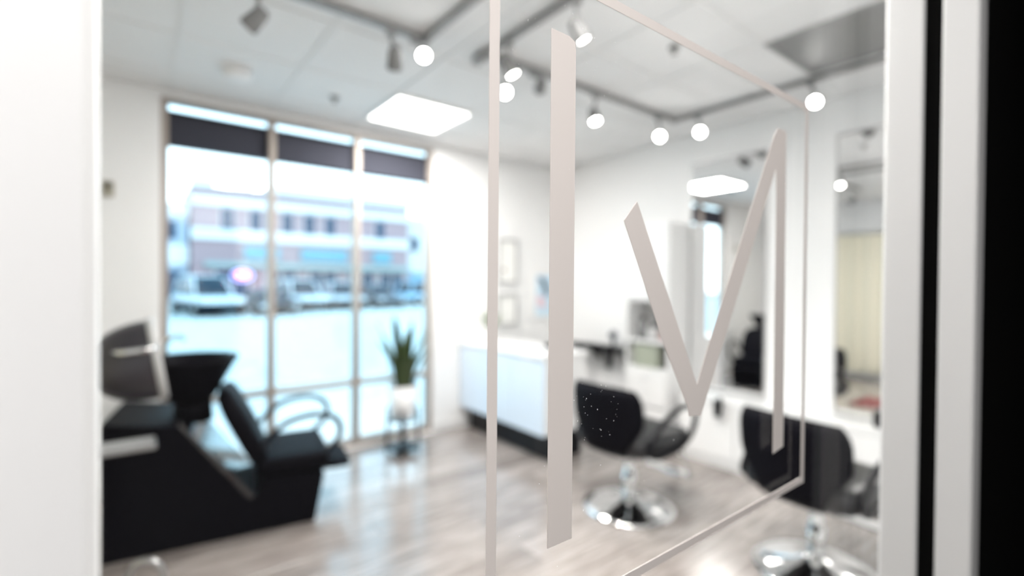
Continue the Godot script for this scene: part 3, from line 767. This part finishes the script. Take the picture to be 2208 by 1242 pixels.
func small_things() -> void:
	# hair dryer on the trolley
	var blue := mat(Color(0.06, 0.13, 0.26), 0.35)
	var t := thing("hair_dryer", "dark blue hair dryer lying on the black tool shelf", "hair dryer", P(3.60, 0.786, 3.08), 0.6)
	part("barrel", [[mv(lathe([Vector2(0, -0.09), Vector2(0.03, -0.09), Vector2(0.038, -0.05), Vector2(0.034, 0.04), Vector2(0.026, 0.09), Vector2(0, 0.09)], 24), Transform3D(Basis(Vector3.BACK, PI / 2), Vector3(0, 0.13, 0))), true]], blue, t)
	part("handle", [[tube([Vector3(0.03, 0.11, 0), Vector3(0.045, 0.02, 0)], 0.017), true]], blue, t)
	part("nozzle", [bx(Vector3(-0.105, 0.13, 0), Vector3(0.05, 0.02, 0.06), 0.006)], M.plastic, t)
	t = thing("dryer_holster", "small black tool holster hung on the ledge front under the first mirror", "holster", P(3.527, 0.40, 1.96))
	part("cup", [[lathe([Vector2(0, 0), Vector2(0.026, 0), Vector2(0.034, 0.12), Vector2(0.029, 0.12), Vector2(0.022, 0.015), Vector2(0, 0.012)], 24, Vector3(-0.035, 0, 0)), true]], M.plastic, t)
	part("hook", [bx(Vector3(-0.002, 0.10, 0), Vector3(0.014, 0.08, 0.03), 0.003)], M.plastic, t)
	t = thing("hair_clipper", "small black hair clipper standing on the ledge near the door edge", "hair clipper", P(3.63, 0.521, 0.985))
	part("body", [[pad(Vector3(0, 0.055, 0), Vector3(0.05, 0.11, 0.06), 0.6), true]], M.plastic, t)
	part("blade", [bx(Vector3(0, 0.115, 0), Vector3(0.03, 0.02, 0.04), 0.003)], M.satin, t)
	# on the counter
	t = thing("card_box", "small black box on the white counter", "box", P(2.76, 0.851, 3.05), 0.3)
	part("tray", [bx(Vector3(0, 0.016, 0), Vector3(0.09, 0.032, 0.05), 0.004)], M.plastic, t)
	part("lid", [bx(Vector3(0, 0.036, 0), Vector3(0.094, 0.01, 0.054), 0.003)], M.plastic, t)
	t = thing("poster", "pale blue framed poster in the corner, mostly behind the lettering's long bar", "poster", P(3.58, 1.27, 4.03), 0.0)
	part("moulding", [bx(Vector3(0, 0.23, 0.012), Vector3(0.34, 0.016, 0.024)), bx(Vector3(0, -0.23, 0.012), Vector3(0.34, 0.016, 0.024)), bx(Vector3(0.166, 0, 0.012), Vector3(0.016, 0.46, 0.024)), bx(Vector3(-0.166, 0, 0.012), Vector3(0.016, 0.46, 0.024))], M.white, t)
	part("print", [bx(Vector3(0, 0, 0.007), Vector3(0.33, 0.46, 0.006), 0.001)], mat(Color(0.80, 0.90, 0.96), 0.7), t)
	part("print_mark", [prism([Vector2(-0.12, 0.20), Vector2(-0.02, 0.18), Vector2(0.05, 0.02), Vector2(0.0, -0.02), Vector2(-0.06, 0.12)], 0.002, Transform3D(Basis(), Vector3(0, 0, 0.0102)))], mat(Color(0.16, 0.22, 0.36), 0.7), t, "dark blue printed patch")
	part("print_mark", [prism([Vector2(-0.13, 0.0), Vector2(-0.04, -0.02), Vector2(0.0, -0.14), Vector2(-0.12, -0.12)], 0.002, Transform3D(Basis(), Vector3(0, 0, 0.0102)))], mat(Color(0.92, 0.80, 0.84), 0.7), t, "pale pink printed patch")
	t = thing("herb_pot", "small leafy green plant in a white pot at the counter's far end", "potted plant", P(2.74, 0.851, 3.88))
	part("pot", [[lathe([Vector2(0, 0), Vector2(0.04, 0), Vector2(0.055, 0.1), Vector2(0.05, 0.1), Vector2(0.046, 0.08), Vector2(0, 0.08)], 28), true]], M.gloss, t)
	var leafm := mat(Color(0.34, 0.44, 0.16), 0.6)
	var rng := RandomNumberGenerator.new()
	rng.seed = 4
	for i in 26:
		var a := rng.randf() * TAU
		var r := 0.02 + 0.09 * rng.randf()
		var tip := Vector3(r * cos(a), 0.13 + 0.12 * rng.randf(), r * sin(a))
		part("leaf", [[mv(pad(Vector3.ZERO, Vector3(0.06, 0.006, 0.035), 0.9, 10), Transform3D(Basis(Vector3.UP, -a) * Basis(Vector3.BACK, rng.randf() - 0.3), tip)), true], [tube([Vector3(0, 0.07, 0), tip], 0.0015, 5), true]], leafm, t)
	# frames on the window wall
	for s in [[3.045, 1.625, 0.235, 0.44, "upper of two pale picture frames above the counter"], [3.045, 1.13, 0.235, 0.31, "lower of two pale picture frames above the counter"]]:
		t = thing("picture_frame", s[4], "picture frame", P(s[0], s[1], 4.03), 0.0, "frames on the window wall")
		var w: float = s[2]
		var h: float = s[3]
		part("moulding", [bx(Vector3(0, h / 2, 0.014), Vector3(w, 0.018, 0.026)), bx(Vector3(0, -h / 2, 0.014), Vector3(w, 0.018, 0.026)), bx(Vector3(w / 2, 0, 0.014), Vector3(0.018, h + 0.018, 0.026)), bx(Vector3(-w / 2, 0, 0.014), Vector3(0.018, h + 0.018, 0.026))], grey(0.64, 0.5), t)
		part("print", [bx(Vector3(0, 0, 0.008), Vector3(w, h, 0.006), 0.001)], mat(Color(0.93, 0.93, 0.92), 0.7), t)
		if h > 0.4: part("print_mark", [[mv(lathe([Vector2(0, 0), Vector2(0.018, 0), Vector2(0.018, 0.003), Vector2(0, 0.004)], 20), Transform3D(Basis(Vector3.RIGHT, PI / 2), Vector3(-0.05, -0.09, 0.011))), true]], mat(Color(0.45, 0.30, 0.16), 0.7), t)
	# wall thermostat
	t = thing("thermostat", "tiny pale wall thermostat left of the shop window", "thermostat", P(-0.14, 1.98, 4.03))
	part("casing", [bx(Vector3(0, 0, 0.012), Vector3(0.06, 0.1, 0.024), 0.006)], mat(Color(0.62, 0.60, 0.54), 0.5), t)
	part("dial", [bx(Vector3(0, 0.02, 0.025), Vector3(0.035, 0.025, 0.004), 0.001)], M.plastic, t)
	# snake plant
	t = thing("snake_plant", "tall snake plant in a white pot on a dark stand by the window", "potted plant", P(1.735, 0, 3.70))
	part("pot", [[lathe([Vector2(0, 0.30), Vector2(0.085, 0.30), Vector2(0.095, 0.31), Vector2(0.118, 0.56), Vector2(0.108, 0.56), Vector2(0.104, 0.535), Vector2(0, 0.535)], 40), true]], M.gloss, t)
	part("soil", [[lathe([Vector2(0, 0.53), Vector2(0.104, 0.53), Vector2(0.1, 0.542), Vector2(0, 0.545)], 30), true]], mat(Color(0.14, 0.11, 0.08), 0.9), t)
	var green := noisy(mat(Color.WHITE, 0.45), Color(0.10, 0.17, 0.06), Color(0.26, 0.32, 0.13), Vector3(3, 22, 3), 9, 0.02)
	for i in 13:
		var a := TAU * i / 13.0 * 2.4
		var r0 := 0.03 + 0.055 * (i % 4) / 3.0
		var hgt := 0.30 + 0.26 * rng.randf()
		if i == 2: hgt = 0.62
		var lean := 0.04 + 0.17 * rng.randf()
		var out := Vector3(cos(a), 0, sin(a))
		var crs := Vector3(-sin(a), 0, cos(a))
		var rings := []
		for k in 10:
			var v := k / 9.0
			var wdt := 0.036 * (0.75 + 0.6 * v) * pow(1.0 - pow(v, 3.0), 0.7) + 0.001
			var c := out * (r0 + lean * v * v) + Vector3(0, 0.53 + hgt * v, 0)
			rings.append(PackedVector3Array([c + crs * wdt + out * 0.008, c + out * 0.0, c - crs * wdt + out * 0.008, c + out * 0.006]))
		part("leaf", [loft(rings)], green, t)
	part("stand_ring", [[tube(range(24).map(func(i): return Vector3(0.115 * cos(TAU * i / 24), 0.285, 0.115 * sin(TAU * i / 24))), 0.009, 10, true), true], bx(Vector3(0, 0.285, 0), Vector3(0.22, 0.014, 0.02)), bx(Vector3(0, 0.285, 0), Vector3(0.02, 0.014, 0.22))], M.plastic, t)
	for i in 4:
		var a := TAU * i / 4 + 0.5
		part("stand_leg", [[tube([Vector3(0.118 * cos(a), 0.38, 0.118 * sin(a)), Vector3(0.128 * cos(a), 0.0, 0.128 * sin(a))], 0.011), true]], M.plastic, t)
	part("stand_shelf", [bx(Vector3(0, 0.05, 0), Vector3(0.2, 0.03, 0.2), 0.004)], M.plastic, t)
	# things in the shelf's cubbies
	var items := [
		[3.60, 0.917, 2.73, "grey", 0.045, 0.20, "tall grey bottle at the left of the upper cubby"],
		[3.58, 0.917, 2.61, "clear", 0.055, 0.13, "wide pale jar in the middle of the upper cubby"],
		[3.60, 0.917, 2.50, "pink", 0.04, 0.10, "small pinkish tub at the right of the upper cubby"],
		[3.70, 0.917, 2.66, "grey", 0.035, 0.27, "tallest grey bottle at the back of the upper cubby"],
		[3.60, 0.677, 2.48, "dark", 0.035, 0.17, "dark bottle at the right of the lower cubby"],
	]
	var cols := {"grey": grey(0.5, 0.4), "clear": grey(0.74, 0.3), "pink": mat(Color(0.85, 0.70, 0.68), 0.5), "dark": grey(0.22, 0.4)}
	for s in items:
		t = thing("bottle", s[6], "bottle", P(s[0], s[1], s[2]), 0.0, "bottles in the tall shelf")
		part("body", [[lathe([Vector2(0, 0), Vector2(s[4], 0), Vector2(s[4], s[5] * 0.72), Vector2(s[4] * 0.45, s[5] * 0.82), Vector2(0, s[5] * 0.82)], 24), true]], cols[s[3]], t)
		part("cap", [[lathe([Vector2(0, s[5] * 0.81), Vector2(s[4] * 0.5, s[5] * 0.81), Vector2(s[4] * 0.46, s[5]), Vector2(0, s[5])], 20), true]], M.plastic, t)
	t = thing("storage_box", "greenish grey storage box filling the lower cubby", "box", P(3.63, 0.677, 2.64))
	part("body", [bx(Vector3(0, 0.085, 0), Vector3(0.24, 0.17, 0.24), 0.006)], mat(Color(0.62, 0.64, 0.58), 0.7), t)
	part("lid", [bx(Vector3(0, 0.18, 0), Vector3(0.25, 0.024, 0.25), 0.006)], mat(Color(0.66, 0.68, 0.62), 0.7), t)
	# things seen only in the mirrors
	t = thing("wall_curtain", "cream curtain hanging on the left wall, seen in the mirror", "curtain", P(-1.22, 0, 2.5))
	var wave := []
	for side in [1, -1]:
		for i in 61:
			var k: int = i if side == 1 else 60 - i
			wave.append(Vector2(-0.9 + 1.8 * k / 60.0, 0.025 * sin(k * 0.9) + 0.004 * side))
	part("cloth", [prism(wave, 2.1, Transform3D(Basis(Vector3(0, 0, 1), Vector3(1, 0, 0), Vector3(0, 1, 0)), Vector3(0, 0.08, 0)))], mat(Color(0.90, 0.88, 0.80), 0.9), t)
	part("curtain_rod", [[tube([Vector3(0, 2.2, -0.98), Vector3(0, 2.2, 0.98)], 0.012), true]], M.satin, t)
	t = thing("floor_mat", "dark red rubber mat on the floor, seen in the mirror", "mat", P(0.55, 0, 1.85))
	part("sheet", [bx(Vector3(0, 0.007, 0), Vector3(0.62, 0.014, 0.5), 0.004)], mat(Color(0.45, 0.2, 0.19), 0.8), t)
	part("edging", [bx(Vector3(0, 0.006, 0.262), Vector3(0.66, 0.012, 0.024), 0.003), bx(Vector3(0, 0.006, -0.262), Vector3(0.66, 0.012, 0.024), 0.003)], M.plastic, t)
